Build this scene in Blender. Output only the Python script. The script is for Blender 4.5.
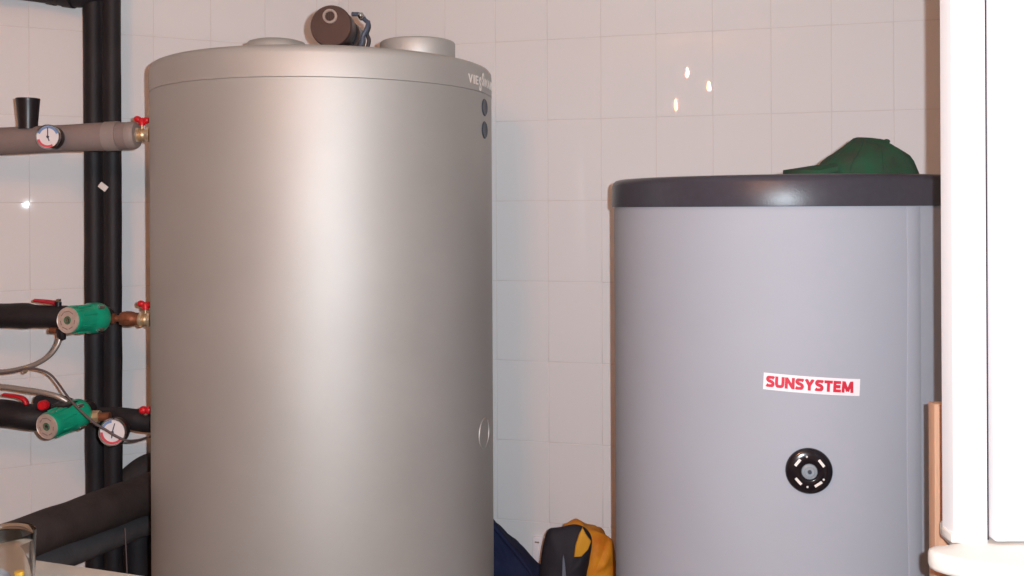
import bpy, bmesh, math, random
from mathutils import Vector, Matrix, Euler, noise
random.seed(7)
PI = math.pi
R = math.radians
scene = bpy.context.scene
COL = scene.collection
for o in list(bpy.data.objects):
    bpy.data.objects.remove(o, do_unlink=True)

# ------------------------------------------------------------------ camera, light, exposure
FPX, CX, HY = 950.0, 512.0, 207.0          # focal length and principal point, pixels of a 1024x576 frame
EYE = Vector((0.0, 0.0, 1.6))
ROLL = Matrix.Rotation(R(90), 4, 'X') @ Matrix.Rotation(R(-0.28), 4, 'Z')
cam_data = bpy.data.cameras.new('camera')
cam_data.sensor_width = 36.0
cam_data.lens = FPX / 1024.0 * 36.0
cam_data.shift_y = -(288.0 - HY) / 1024.0
cam_data.clip_start = 0.02
cam = bpy.data.objects.new('camera', cam_data)
COL.objects.link(cam)
cam.matrix_world = Matrix.Translation(EYE) @ ROLL
scene.camera = cam

world = bpy.data.worlds.new('world')
scene.world = world
world.use_nodes = True
world.node_tree.nodes['Background'].inputs[0].default_value = (1.0, 0.72, 0.5, 1)
world.node_tree.nodes['Background'].inputs[1].default_value = 0.02

# the camera's flash, a hand's breadth to the right of the lens
fl = bpy.data.lights.new('camera_flash', 'SPOT')
fl.spot_size, fl.spot_blend = R(120), 0.4
fl.shadow_soft_size = 0.008
fl.energy = 156.0
fl.color = (0.83, 0.925, 1.0)
flo = bpy.data.objects.new('camera_flash', fl)
COL.objects.link(flo)
flo.location = EYE + Vector((0.055, 0.0, 0.03))
flo.rotation_euler = (R(90), 0, R(0))
LAMP_POWER = 2150.0                            # emission of each ceiling lamp bulb

vs = scene.view_settings
vs.view_transform = 'Standard'
vs.look = 'None'
vs.gamma = 1.0
vs.use_curve_mapping = False
vs.exposure = 0.0


# ------------------------------------------------------------------ helpers
def ray(px, py):
    d = ROLL.to_3x3() @ Vector(((px - CX) / FPX, (HY - py) / FPX, -1.0))
    return d / d.y


def W(px, py, depth):
    """world point that stands at a given distance into the room"""
    return EYE + ray(px, py) * depth


def hit_cyl(px, py, c, r):
    d = ray(px, py)
    a = d.x * d.x + d.y * d.y
    b = -2 * (d.x * c[0] + d.y * c[1])
    q = c[0] ** 2 + c[1] ** 2 - r * r
    disc = b * b - 4 * a * q
    t = (-b - math.sqrt(max(disc, 0))) / (2 * a)
    p = EYE + d * t
    return p, math.atan2(p.y - c[1], p.x - c[0])


def s2l(v):
    return v / 12.92 if v <= 0.04045 else ((v + 0.055) / 1.055) ** 2.4


def rgb(r, g, b):
    return (s2l(r / 255), s2l(g / 255), s2l(b / 255), 1)


def mat(name, col, rough=0.5, metal=0.0, var=0.0, vscale=20.0, bump=0.0, bscale=200.0, spec=0.5,
        col2=None, stretch=None, coat=0.0, sheen=0.0, transmission=0.0, emission=None, ior=1.45):
    m = bpy.data.materials.new(name)
    m.use_nodes = True
    nt = m.node_tree
    b = nt.nodes['Principled BSDF']
    b.inputs['Base Color'].default_value = col
    b.inputs['Roughness'].default_value = rough
    b.inputs['Metallic'].default_value = metal
    b.inputs['Specular IOR Level'].default_value = spec
    b.inputs['Coat Weight'].default_value = coat
    b.inputs['Coat Roughness'].default_value = 0.15
    b.inputs['Sheen Weight'].default_value = sheen
    b.inputs['Transmission Weight'].default_value = transmission
    b.inputs['IOR'].default_value = ior
    if emission:
        b.inputs['Emission Color'].default_value = emission[0]
        b.inputs['Emission Strength'].default_value = emission[1]
    tc = nt.nodes.new('ShaderNodeTexCoord')
    mp = nt.nodes.new('ShaderNodeMapping')
    nt.links.new(tc.outputs['Object'], mp.inputs['Vector'])
    if stretch:
        mp.inputs['Scale'].default_value = stretch
    if var > 0 or col2:
        n = nt.nodes.new('ShaderNodeTexNoise')
        n.inputs['Scale'].default_value = vscale
        n.inputs['Detail'].default_value = 5
        nt.links.new(mp.outputs[0], n.inputs['Vector'])
        mx = nt.nodes.new('ShaderNodeMix')
        mx.data_type = 'RGBA'
        c2 = col2 or tuple(max(0, c * (1 - var)) for c in col[:3]) + (1,)
        c1 = col if col2 else tuple(min(1, c * (1 + var)) for c in col[:3]) + (1,)
        mx.inputs[6].default_value = c1
        mx.inputs[7].default_value = c2
        rp = nt.nodes.new('ShaderNodeMapRange')
        rp.inputs[1].default_value = 0.3
        rp.inputs[2].default_value = 0.7
        nt.links.new(n.outputs[0], rp.inputs[0])
        nt.links.new(rp.outputs[0], mx.inputs[0])
        nt.links.new(mx.outputs[2], b.inputs['Base Color'])
    if bump > 0:
        n2 = nt.nodes.new('ShaderNodeTexNoise')
        n2.inputs['Scale'].default_value = bscale
        n2.inputs['Detail'].default_value = 3
        nt.links.new(mp.outputs[0], n2.inputs['Vector'])
        bp = nt.nodes.new('ShaderNodeBump')
        bp.inputs['Strength'].default_value = bump
        bp.inputs['Distance'].default_value = 0.002
        nt.links.new(n2.outputs[0], bp.inputs['Height'])
        nt.links.new(bp.outputs[0], b.inputs['Normal'])
    return m


M = {}
M['tile'] = mat('glazed_tile', rgb(235, 231, 231), 0.016, var=0.012, vscale=3, bump=0.02, bscale=5, spec=0.25)
M['grout'] = mat('grout', rgb(222, 212, 210), 0.9, bump=0.2, bscale=300)
M['plaster'] = mat('plaster', rgb(214, 208, 198), 0.9, var=0.03, vscale=4, bump=0.1, bscale=60)
M['floor'] = mat('floor_stone', rgb(128, 112, 96), 0.45, var=0.15, vscale=9)
M['silver'] = mat('silver_paint', rgb(185, 184, 181), 0.60, metal=0.58, var=0.035, vscale=5, bump=0.06, bscale=420)
M['silver_lid'] = mat('silver_lid_paint', rgb(189, 187, 184), 0.60, metal=0.58, var=0.03, vscale=8, bump=0.05, bscale=420)
M['dark_seam'] = mat('dark_seam', rgb(90, 84, 80), 0.6)
M['slate'] = mat('slate_plastic', rgb(62, 70, 82), 0.4)
M['white_print'] = mat('white_print', rgb(240, 232, 226), 0.5)
M['brown_plastic'] = mat('brown_plastic', rgb(66, 49, 47), 0.42, var=0.12, vscale=20)
M['black_foam'] = mat('black_foam', rgb(33, 29, 33), 0.6, var=0.25, vscale=14, bump=0.5, bscale=120)
M['dark_foam'] = mat('dark_foam', rgb(60, 52, 51), 0.68, var=0.25, vscale=14, bump=0.5, bscale=140)
M['mid_foam'] = mat('mid_foam', rgb(74, 71, 73), 0.75, var=0.2, vscale=14, bump=0.5, bscale=140)
M['grey_foam'] = mat('grey_foam', rgb(138, 122, 118), 0.7, var=0.09, vscale=16, bump=0.35, bscale=120)
M['grey_band'] = mat('grey_band', rgb(150, 137, 132), 0.6, var=0.05)
M['black_plastic'] = mat('black_plastic', rgb(34, 30, 34), 0.35)
M['black_gloss'] = mat('black_gloss', rgb(26, 22, 28), 0.18, coat=0.4)
M['chrome'] = mat('chrome', rgb(205, 205, 205), 0.2, metal=1.0)
M['brass'] = mat('brass', rgb(206, 178, 142), 0.42, metal=0.6, var=0.12, vscale=60)
M['copper'] = mat('copper_brown', rgb(140, 88, 64), 0.45, metal=0.5, var=0.25, vscale=70)
M['nickel'] = mat('nickel', rgb(214, 198, 178), 0.42, metal=0.6, var=0.1, vscale=60)
M['red'] = mat('red_plastic', rgb(206, 28, 40), 0.38)
M['dull_red'] = mat('dull_red_plastic', rgb(176, 40, 56), 0.45)
M['green'] = mat('pump_green', rgb(16, 158, 122), 0.32, var=0.06, vscale=30, coat=0.2)
M['plate'] = mat('pump_plate', rgb(206, 186, 176), 0.4, metal=0.3, var=0.12, vscale=60)
M['green_dark'] = mat('plate_green', rgb(78, 122, 92), 0.5)
M['print_grey'] = mat('print_grey', rgb(150, 128, 122), 0.6)
M['dial'] = mat('dial_white', rgb(232, 226, 228), 0.4)
M['dial_red'] = mat('dial_red', rgb(214, 84, 96), 0.5)
M['dial_blue'] = mat('dial_blue', rgb(120, 150, 196), 0.5)
M['needle'] = mat('needle', rgb(60, 60, 84), 0.5)
M['steel_flex'] = mat('steel_flex', rgb(176, 166, 160), 0.38, metal=0.55)
M['cable'] = mat('cable', rgb(98, 86, 88), 0.55)
M['black_cable'] = mat('black_cable', rgb(50, 46, 50), 0.5)
M['blue_cable'] = mat('blue_cable', rgb(74, 82, 98), 0.5)
M['vinyl'] = mat('grey_vinyl', rgb(172, 175, 185), 0.62, spec=0.2, var=0.02, vscale=6, bump=0.06, bscale=260)
M['band'] = mat('black_band', rgb(66, 63, 72), 0.33, var=0.08, vscale=60, bump=0.15, bscale=350)
M['red_print'] = mat('red_print', rgb(214, 42, 66), 0.5)
M['sticker'] = mat('sticker_white', rgb(248, 240, 244), 0.35)
M['lens'] = mat('dial_lens', rgb(150, 158, 166), 0.12, coat=0.5)
M['cap'] = mat('cap_cotton', rgb(28, 80, 54), 0.9, col2=rgb(52, 60, 48), vscale=26, bump=0.5, bscale=500)
M['cap_dark'] = mat('cap_button', rgb(36, 66, 48), 0.9, bump=0.3, bscale=500)
M['pvc'] = mat('white_pvc', rgb(246, 245, 247), 0.4, bump=0.02, bscale=12)
M['sill'] = mat('sill_white', rgb(240, 234, 226), 0.45, var=0.03, vscale=18)
M['gasket'] = mat('gasket', rgb(58, 46, 52), 0.7)
M['tan_wood'] = mat('tan_wood', rgb(198, 152, 122), 0.6, var=0.08, vscale=30, stretch=(8, 8, 0.6))
M['wood'] = mat('bench_wood', rgb(150, 110, 76), 0.6, var=0.15, vscale=12, stretch=(1, 8, 8))
M['counter'] = mat('beige_laminate', rgb(174, 164, 154), 0.5, var=0.06, vscale=30)
M['navy'] = mat('navy_cloth', rgb(36, 41, 68), 0.9, var=0.2, vscale=14, bump=0.4, bscale=260, spec=0.15)
M['black_cloth'] = mat('black_cloth', rgb(36, 32, 40), 0.75, var=0.2, vscale=18, bump=0.4, bscale=240)
M['yellow_cloth'] = mat('yellow_cloth', rgb(226, 152, 28), 0.7, col2=rgb(206, 112, 20), vscale=22, bump=0.5, bscale=160)
M['yellow_patch'] = mat('yellow_patch', rgb(220, 156, 40), 0.65, var=0.08, vscale=30)
M['orange_yellow'] = mat('yellow_plastic', rgb(246, 186, 40), 0.4)
M['blue_grey'] = mat('blue_grey_plastic', rgb(112, 116, 130), 0.4)
M['glass'] = mat('clear_glass', (0.96, 0.97, 0.95, 1), 0.03, transmission=1.0, ior=1.45)
M['bulb'] = mat('lamp_bulb', (1, 0.62, 0.3, 1), 0.3, emission=((1.0, 0.37, 0.12, 1), LAMP_POWER))


def new_obj(name, bm, m, parent=None, smooth=40, label=None, cat=None, group=None, kind=None, origin=None):
    """link the shape (given in world coordinates) as ONE mesh object"""
    bmesh.ops.recalc_face_normals(bm, faces=bm.faces[:])
    if parent is not None:
        off = parent.get('_o')
        off = Vector(off)
    else:
        if origin is None:
            xs = [v.co for v in bm.verts]
            mn = Vector((min(c.x for c in xs), min(c.y for c in xs), min(c.z for c in xs)))
            mx = Vector((max(c.x for c in xs), max(c.y for c in xs), max(c.z for c in xs)))
            off = Vector(((mn.x + mx.x) / 2, (mn.y + mx.y) / 2, mn.z))
        else:
            off = Vector(origin)
    for v in bm.verts:
        v.co -= off
    lim = R(smooth)
    for e in bm.edges:
        e.smooth = not (len(e.link_faces) != 2 or e.calc_face_angle(0) > lim)
    for f in bm.faces:
        f.smooth = smooth > 0
    me = bpy.data.meshes.new(name)
    bm.to_mesh(me)
    bm.free()
    if m:
        me.materials.append(M[m] if isinstance(m, str) else m)
    o = bpy.data.objects.new(name, me)
    COL.objects.link(o)
    if parent is not None:
        o.parent = parent
        o['_o'] = tuple(off)
    else:
        o.location = off
        o['_o'] = tuple(off)
    if label: o['label'] = label
    if cat: o['category'] = cat
    if group: o['group'] = group
    if kind: o['kind'] = kind
    return o


def thing(name, loc, label=None, cat=None, group=None, kind=None):
    o = bpy.data.objects.new(name, None)
    o.empty_display_size = 0.05
    COL.objects.link(o)
    o.location = loc
    o['_o'] = tuple(loc)
    if label: o['label'] = label
    if cat: o['category'] = cat
    if group: o['group'] = group
    if kind: o['kind'] = kind
    return o


def basis(axis, up=None):
    z = Vector(axis).normalized()
    u = Vector(up) if up is not None else (Vector((0, 0, 1)) if abs(z.z) < 0.9 else Vector((0, 1, 0)))
    x = u.cross(z).normalized()
    y = z.cross(x).normalized()
    return x, y, z


def lathe(bm, prof, origin=(0, 0, 0), axis=(0, 0, 1), segs=32, a0=0.0, a1=2 * PI, jitter=None):
    x, y, z = basis(axis)
    o = Vector(origin)
    full = abs((a1 - a0) - 2 * PI) < 1e-6
    n = segs if full else segs + 1
    rings = []
    for (r, h) in prof:
        if r < 1e-6:
            rings.append([bm.verts.new(o + z * h)])
        else:
            ring = []
            for i in range(n):
                a = a0 + (a1 - a0) * i / segs
                rr = r * (jitter(a, h) if jitter else 1)
                ring.append(bm.verts.new(o + z * h + (x * math.cos(a) + y * math.sin(a)) * rr))
            rings.append(ring)
    for A, B in zip(rings, rings[1:]):
        cnt = segs
        for i in range(cnt):
            j = (i + 1) % n
            if len(A) == 1 and len(B) == 1:
                continue
            if len(A) == 1:
                bm.faces.new((A[0], B[i], B[j]))
            elif len(B) == 1:
                bm.faces.new((A[i], A[j], B[0]))
            else:
                bm.faces.new((A[i], A[j], B[j], B[i]))
    return bm


def catmull(pts, sub=8):
    P = [Vector(p) for p in pts]
    if len(P) < 3:
        return [P[0].lerp(P[-1], i / sub) for i in range(sub + 1)]
    out = []
    for i in range(len(P) - 1):
        p0 = P[i - 1] if i > 0 else P[0] * 2 - P[1]
        p1, p2 = P[i], P[i + 1]
        p3 = P[i + 2] if i + 2 < len(P) else P[-1] * 2 - P[-2]
        for k in range(sub):
            t = k / sub
            out.append(0.5 * ((2 * p1) + (-p0 + p2) * t + (2 * p0 - 5 * p1 + 4 * p2 - p3) * t * t + (-p0 + 3 * p1 - 3 * p2 + p3) * t ** 3))
    out.append(P[-1])
    return out


def tube(bm, pts, rad, segs=16, sub=8, curve=True, lump=0.0, ridge=0.0, cap=True, lscale=14):
    C = catmull(pts, sub) if curve else [Vector(p) for p in pts]
    rings = []
    up = None
    for i, p in enumerate(C):
        t = (C[min(i + 1, len(C) - 1)] - C[max(i - 1, 0)]).normalized()
        if up is None:
            up = Vector((0, 0, 1)) if abs(t.z) < 0.9 else Vector((0, 1, 0))
        x = up.cross(t).normalized()
        up = t.cross(x).normalized()
        r = rad(i / (len(C) - 1)) if callable(rad) else rad
        if ridge and i % 2:
            r *= 1 - ridge
        ring = []
        for k in range(segs):
            a = 2 * PI * k / segs
            d = x * math.cos(a) + up * math.sin(a)
            q = r
            if lump:
                q = r * (1 + lump * noise.noise((p + d * r) * lscale))
            ring.append(bm.verts.new(p + d * q))
        rings.append(ring)
    for A, B in zip(rings, rings[1:]):
        for k in range(segs):
            bm.faces.new((A[k], A[(k + 1) % segs], B[(k + 1) % segs], B[k]))
    if cap:
        bm.faces.new(rings[0][::-1])
        bm.faces.new(rings[-1])
    return bm


def box(bm, c, size, rot=None, bevel=0.0, bsegs=2):
    b2 = bmesh.new()
    bmesh.ops.create_cube(b2, size=1)
    for v in b2.verts:
        v.co = Vector((v.co.x * size[0], v.co.y * size[1], v.co.z * size[2]))
    if bevel > 0:
        bmesh.ops.bevel(b2, geom=b2.edges[:], offset=bevel, segments=bsegs, profile=0.5, affect='EDGES')
    mt = Matrix.Translation(Vector(c)) @ (rot.to_4x4() if rot is not None else Matrix.Identity(4))
    vm = {v: bm.verts.new(mt @ v.co) for v in b2.verts}
    for f in b2.faces:
        bm.faces.new([vm[v] for v in f.verts])
    b2.free()
    return bm


def prism(bm, poly, frame, depth, bevel=0.0):
    """closed outline in the plane of a 4x4 frame, thickened along its z"""
    b2 = bmesh.new()
    lo = [b2.verts.new((p[0], p[1], 0)) for p in poly]
    hi = [b2.verts.new((p[0], p[1], depth)) for p in poly]
    n = len(poly)
    b2.faces.new(lo[::-1])
    b2.faces.new(hi)
    for i in range(n):
        b2.faces.new((lo[i], lo[(i + 1) % n], hi[(i + 1) % n], hi[i]))
    bmesh.ops.recalc_face_normals(b2, faces=b2.faces[:])
    if bevel:
        es = [e for e in b2.edges if abs(e.verts[0].co.z - e.verts[1].co.z) < 1e-9]
        bmesh.ops.bevel(b2, geom=es, offset=bevel, segments=2, profile=0.5, affect='EDGES')
    vm = {v: bm.verts.new(frame @ v.co) for v in b2.verts}
    for f in b2.faces:
        bm.faces.new([vm[v] for v in f.verts])
    b2.free()
    return bm


def frame_at(p, axis, up=None):
    x, y, z = basis(axis, up)
    return Matrix(((x.x, y.x, z.x, p[0]), (x.y, y.y, z.y, p[1]), (x.z, y.z, z.z, p[2]), (0, 0, 0, 1)))


def ellipsoid(bm, c, r, rot=None, u=20, v=12):
    b2 = bmesh.new()
    bmesh.ops.create_uvsphere(b2, u_segments=u, v_segments=v, radius=1)
    mt = Matrix.Translation(Vector(c)) @ (rot.to_4x4() if rot is not None else Matrix.Identity(4)) @ Matrix.Diagonal((r[0], r[1], r[2], 1))
    vm = {q: bm.verts.new(mt @ q.co) for q in b2.verts}
    for f in b2.faces:
        bm.faces.new([vm[q] for q in f.verts])
    b2.free()
    return bm


# ------------------------------------------------------------------ the room
NB = Vector((math.sin(R(15)), math.cos(R(15)), 0))           # outward normal of the back wall
DB = NB.x * 0.299 + NB.y * 2.90
TL = R(27.5)
CORNER = Vector((-0.567, (DB + 0.567 * NB.x) / NB.y, 0))
NL = Vector((-math.sin(TL), math.cos(TL), 0))
DL = NL.dot(CORNER)
TW, TH, ROW0, CEIL = 0.1675, 0.25, 0.119, 2.619

tile_meshes = {}


def tile_mesh(w, h):
    key = (round(w, 4), round(h, 4))
    if key in tile_meshes:
        return tile_meshes[key]
    bm = bmesh.new()
    t = 0.007
    g = 0.0003
    e = 0.0014
    pts = lambda z, q: [bm.verts.new((x, z, y)) for x, y in ((q, q), (w - q, q), (w - q, h - q), (q, h - q))]
    a = pts(0, g); b = pts(-t + 0.0016, g); c = pts(-t + 0.0004, g + 0.0008); d = pts(-t, g + e)
    for A, B in ((a, b), (b, c), (c, d)):
        for i in range(4):
            bm.faces.new((A[i], A[(i + 1) % 4], B[(i + 1) % 4], B[i]))
    bm.faces.new(d)
    bmesh.ops.recalc_face_normals(bm, faces=bm.faces[:])
    for f in bm.faces:
        f.smooth = True
    dv = set(d)
    for ed in bm.edges:
        ed.smooth = not (len(ed.link_faces) != 2 or all(v in dv for v in ed.verts))
    me = bpy.data.meshes.new('tile')
    bm.to_mesh(me)
    bm.free()
    me.materials.append(M['tile'])
    tile_meshes[key] = me
    return me


def tiled_wall(name, start, direction, normal, length, first, label):
    """start: left end on the tile plane; direction to the right; normal away from the room"""
    ang = math.atan2(direction.y, direction.x)
    bm = bmesh.new()
    box(bm, (length / 2, 0.0496, CEIL / 2), (length, 0.10, CEIL))
    for f in bm.faces:
        f.smooth = False
    me = bpy.data.meshes.new(name)
    bm.to_mesh(me); bm.free()
    me.materials.append(M['grout'])
    o = bpy.data.objects.new(name, me)
    COL.objects.link(o)
    o.location = start
    o.rotation_euler = (0, 0, ang)
    o['kind'] = 'structure'
    o['label'] = label
    xs = [0.0]
    x = first
    while x < length - 0.01:
        if x > 0.012:
            xs.append(x)
        x += TW
    xs.append(length)
    zs = [0.0, ROW0] + [ROW0 + TH * k for k in range(1, 11)]
    for i in range(len(xs) - 1):
        for k in range(len(zs) - 1):
            w, h = xs[i + 1] - xs[i], zs[k + 1] - zs[k]
            t = bpy.data.objects.new('tile', tile_mesh(w, h))
            COL.objects.link(t)
            t.parent = o
            t.location = (xs[i], 0.0055 + random.uniform(-0.0002, 0.0002), zs[k])
            t.rotation_euler = (random.uniform(-.0009, .0009), 0, random.uniform(-.0016, .0016))
    return o


DIRB = Vector((NB.y, -NB.x, 0))
DIRL = Vector((NL.y, -NL.x, 0))


def along(px, n, d, start, direction):
    r = ray(px, 200)
    t = d / (n.x * r.x + n.y * r.y)
    p = Vector((r.x * t, r.y * t, 0))
    return (p - start).dot(direction)


LB = 2.55
ub = along(656.5, NB, DB, CORNER, DIRB) % TW
wall_back = tiled_wall('wall_back', CORNER, DIRB, NB, LB, ub, 'white glazed tile wall behind the two tanks')
LL = 2.7
startL = CORNER - DIRL * LL
ul = along(29.5, NL, DL, startL, DIRL) % TW
wall_left = tiled_wall('wall_left', startL, DIRL, NL, LL, ul, 'white glazed tile wall behind the pipes')


def wall_box(name, p, q, thick, z0, z1, m, label):
    p, q = Vector(p), Vector(q)
    d = (q - p)
    bm = bmesh.new()
    c = (p + q) / 2
    box(bm, (c.x, c.y, (z0 + z1) / 2), (d.length, thick, z1 - z0), Matrix.Rotation(math.atan2(d.y, d.x), 3, 'Z'))
    return new_obj(name, bm, m, smooth=0, kind='structure', label=label)


endB = CORNER + DIRB * LB
wall_box('wall_right', (endB.x + 0.05, endB.y + 0.1, 0), (endB.x + 0.05, -1.75, 0), 0.1, 0, CEIL, 'plaster', 'plain wall on the right side')
wall_box('wall_side', (startL.x - 0.05, startL.y + 0.1, 0), (startL.x - 0.05, -1.75, 0), 0.1, 0, CEIL, 'plaster', 'plain wall on the left side')
wall_box('wall_front', (startL.x - 0.1, -1.80, 0), (endB.x + 0.1, -1.80, 0), 0.1, 0, CEIL, 'plaster', 'plain wall behind the viewer')
bm = bmesh.new()
box(bm, ((startL.x + endB.x) / 2, 0.75, -0.05), (endB.x - startL.x + 0.6, 5.6, 0.1))
new_obj('floor', bm, 'floor', smooth=0, kind='structure', label='brown stone floor')
bm = bmesh.new()
box(bm, ((startL.x + endB.x) / 2, 0.75, CEIL + 0.05), (endB.x - startL.x + 0.6, 5.6, 0.1))
new_obj('ceiling', bm, 'plaster', smooth=0, kind='structure', label='plain white ceiling')

# partition wall with the white window frame, sill and sash on the right
bm = bmesh.new()
box(bm, ((0.715 + endB.x) / 2, 1.475, 0.52), (endB.x - 0.715, 0.11, 1.04))
new_obj('wall_partition', bm, 'plaster', smooth=0, kind='structure', label='low partition wall under the white window sill')

win = thing('window_1', (0.70, 1.46, 1.05), kind='structure', label='white plastic window frame with sill and sash at the right edge')
SILLZ = 1.084
YF = 1.45
xf0 = W(952, 300, YF).x
xf1 = W(986.5, 300, YF).x
bm = bmesh.new()
# vertical frame profile (plan view), grooved like extruded plastic
prof = [(xf0, 1.486), (xf0, YF + 0.012),
        (xf0 + 0.002, YF + 0.002), (xf0 + 0.010, YF), (xf0 + 0.018, YF - 0.0005), (xf0 + 0.0195, YF + 0.0012), (xf0 + 0.022, YF + 0.0012),
        (xf0 + 0.0235, YF - 0.0005), (xf1 - 0.001, YF - 0.0005), (xf1, YF + 0.002), (xf1, 1.486)]
prism(bm, prof, Matrix.Translation((0, 0, SILLZ)), CEIL - SILLZ)
new_obj('frame', bm, 'pvc', win, smooth=30)
bm = bmesh.new()
box(bm, (xf1 + 0.0035, 1.475, (SILLZ + CEIL) / 2), (0.007, 0.03, CEIL - SILLZ - 0.002))
new_obj('gasket', bm, 'gasket', win, smooth=0)
bm = bmesh.new()
box(bm, ((xf1 + 0.007 + 1.45) / 2, 1.465, (SILLZ + 0.003 + CEIL) / 2), (1.45 - xf1 - 0.007, 0.05, CEIL - SILLZ - 0.006), bevel=0.003)
new_obj('sash', bm, 'pvc', win, smooth=30)
bm = bmesh.new()
sill_poly = [(0.700, 1.56), (0.690, 1.458), (0.655, 1.447), (0.636, 1.443), (0.625, 1.434), (0.6215, 1.422), (0.625, 1.409), (0.634, 1.397), (0.650, 1.384), (0.675, 1.368), (0.715, 1.350), (0.80, 1.32), (0.9, 1.31),
             (1.5, 1.31), (1.5, 1.56)]
prism(bm, sill_poly, Matrix.Translation((0, 0, SILLZ - 0.030)), 0.030, bevel=0.007)
new_obj('sill', bm, 'sill', win, smooth=50)
bm = bmesh.new()
box(bm, (xf0 + 0.004, 1.466, SILLZ + 0.007), (0.014, 0.034, 0.014), bevel=0.002)
new_obj('filler_strip', bm, 'sill', win, smooth=30)

# ------------------------------------------------------------------ ceiling lamp behind the viewer (its bulbs glint in the tiles)
lamp_c = Vector((-0.50, -0.20, 2.40))
lamp = thing('ceiling_lamp', (lamp_c.x, lamp_c.y, CEIL), 'three-bulb ceiling lamp glinting in the white wall tiles', 'lamp')
bm = bmesh.new()
lathe(bm, [(0, 0), (0.06, 0), (0.055, -0.02), (0.012, -0.03), (0.010, -0.10), (0.03, -0.115), (0.03, -0.14), (0, -0.15)], (lamp_c.x, lamp_c.y, CEIL), segs=20)
new_obj('canopy', bm, 'chrome', lamp)
for dx, dy, dz in ((-0.02, 0.06, 0.03), (0.09, -0.02, -0.05), (-0.12, 0.0, -0.16)):
    c = lamp_c + Vector((dx, dy, dz))
    bm = bmesh.new()
    hub = Vector((lamp_c.x, lamp_c.y, CEIL - 0.13))
    tube(bm, [hub, (hub + c) / 2 + Vector((0, 0, 0.04)), c + Vector((0, 0, 0.04))], 0.006, 8)
    arm = new_obj('arm', bm, 'chrome', lamp)
    bm = bmesh.new()
    lathe(bm, [(0, -0.017), (0.0055, -0.015), (0.0082, -0.010), (0.0085, -0.005), (0.007, 0.0015), (0.004, 0.007), (0.004, 0.04), (0, 0.04)], c, segs=16)
    new_obj('bulb', bm, 'bulb', arm)

# ------------------------------------------------------------------ silver storage tank
T1, R1 = Vector((-0.477, 2.444, 0)), 0.4255
seam_z = W(320, 77, T1.y - 0.415).z
top1 = W(320, 44, T1.y - 0.41).z
tank1 = thing('storage_tank', T1, 'large brushed silver cylindrical hot water tank in front of tiled corner', 'water tank')
bm = bmesh.new()
SEG = 128
lathe(bm, [(0, 0.0), (R1 - 0.01, 0.0), (R1, 0.01), (R1, seam_z * 0.5), (R1, seam_z - 0.0010), (R1 - 0.0008, seam_z - 0.0004), (0, seam_z - 0.0005)], T1, segs=SEG)
body1 = new_obj('body', bm, 'silver', tank1, smooth=40)
bm = bmesh.new()
lathe(bm, [(0, seam_z), (R1 - 0.0006, seam_z), (R1 + 0.0006, seam_z + 0.0010), (R1 + 0.0006, top1 - 0.020), (R1 - 0.001, top1 - 0.011), (R1 - 0.007, top1 - 0.004),
           (R1 - 0.017, top1), (0, top1 + 0.0005)], T1, segs=SEG)
lid1 = new_obj('lid', bm, 'silver_lid', tank1, smooth=40)


def cap_disc(px, py, w, dome):
    Y = 2.27
    c = W(px, 100, Y)
    r = w / 2 * Y / FPX
    h = W(px, py, Y - r).z - top1
    b = bmesh.new()
    if dome:
        lathe(b, [(0, 0), (r, 0), (r, h * 0.35), (r * 0.96, h * 0.7), (r * 0.86, h * 0.92), (r * 0.7, h), (0, h * 1.02)], (c.x, c.y, top1), segs=48)
    else:
        lathe(b, [(0, 0), (r * 0.985, 0), (r, 0.003), (r, h - 0.006), (r - 0.002, h - 0.002), (r - 0.006, h), (r * 0.8, h), (r * 0.78, h - 0.004), (0, h - 0.004)], (c.x, c.y, top1), segs=48)
    return b, c


b, c = cap_disc(277, 35.5, 64, True)
new_obj('flange_cover', b, 'silver_lid', tank1, label='low domed silver cover')
b, c2 = cap_disc(418, 35.5, 75, False)
new_obj('flange_cover', b, 'silver_lid', tank1, label='taller silver cover with flat rim')


def wrap(bm, c, r, a_mid, z_mid):
    """bend a flat drawing (x to the right, y up) onto the outside of an upright cylinder"""
    for v in bm.verts:
        a = a_mid + v.co.x / r
        rr = r + v.co.z
        v.co = Vector((c[0] + rr * math.cos(a), c[1] + rr * math.sin(a), z_mid + v.co.y))


def text_bm(body, size, offset=0.0, shear=0.0, extrude=0.0003):
    cu = bpy.data.curves.new('lettering', 'FONT')
    cu.body = body
    cu.size = size
    cu.offset = offset
    cu.shear = shear
    cu.extrude = extrude
    cu.resolution_u = 3
    ob = bpy.data.objects.new('lettering', cu)
    COL.objects.link(ob)
    dg = bpy.context.evaluated_depsgraph_get()
    dg.update()
    me = bpy.data.meshes.new_from_object(ob.evaluated_get(dg))
    b = bmesh.new()
    b.from_mesh(me)
    bpy.data.objects.remove(ob, do_unlink=True)
    bpy.data.meshes.remove(me)
    bpy.data.curves.remove(cu)
    return b


def fit(b, w, h, x0=0.0, y0=0.0):
    xs = [v.co.x for v in b.verts]; ys = [v.co.y for v in b.verts]
    mx, my = min(xs), min(ys)
    sx, sy = w / (max(xs) - mx), h / (max(ys) - my)
    for v in b.verts:
        v.co.x = (v.co.x - mx) * sx + x0
        v.co.y = (v.co.y - my) * sy + y0
    return b


def merge(dst, src):
    vm = {v: dst.verts.new(v.co) for v in src.verts}
    for f in src.faces:
        try:
            dst.faces.new([vm[v] for v in f.verts])
        except ValueError:
            pass
    src.free()


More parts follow.
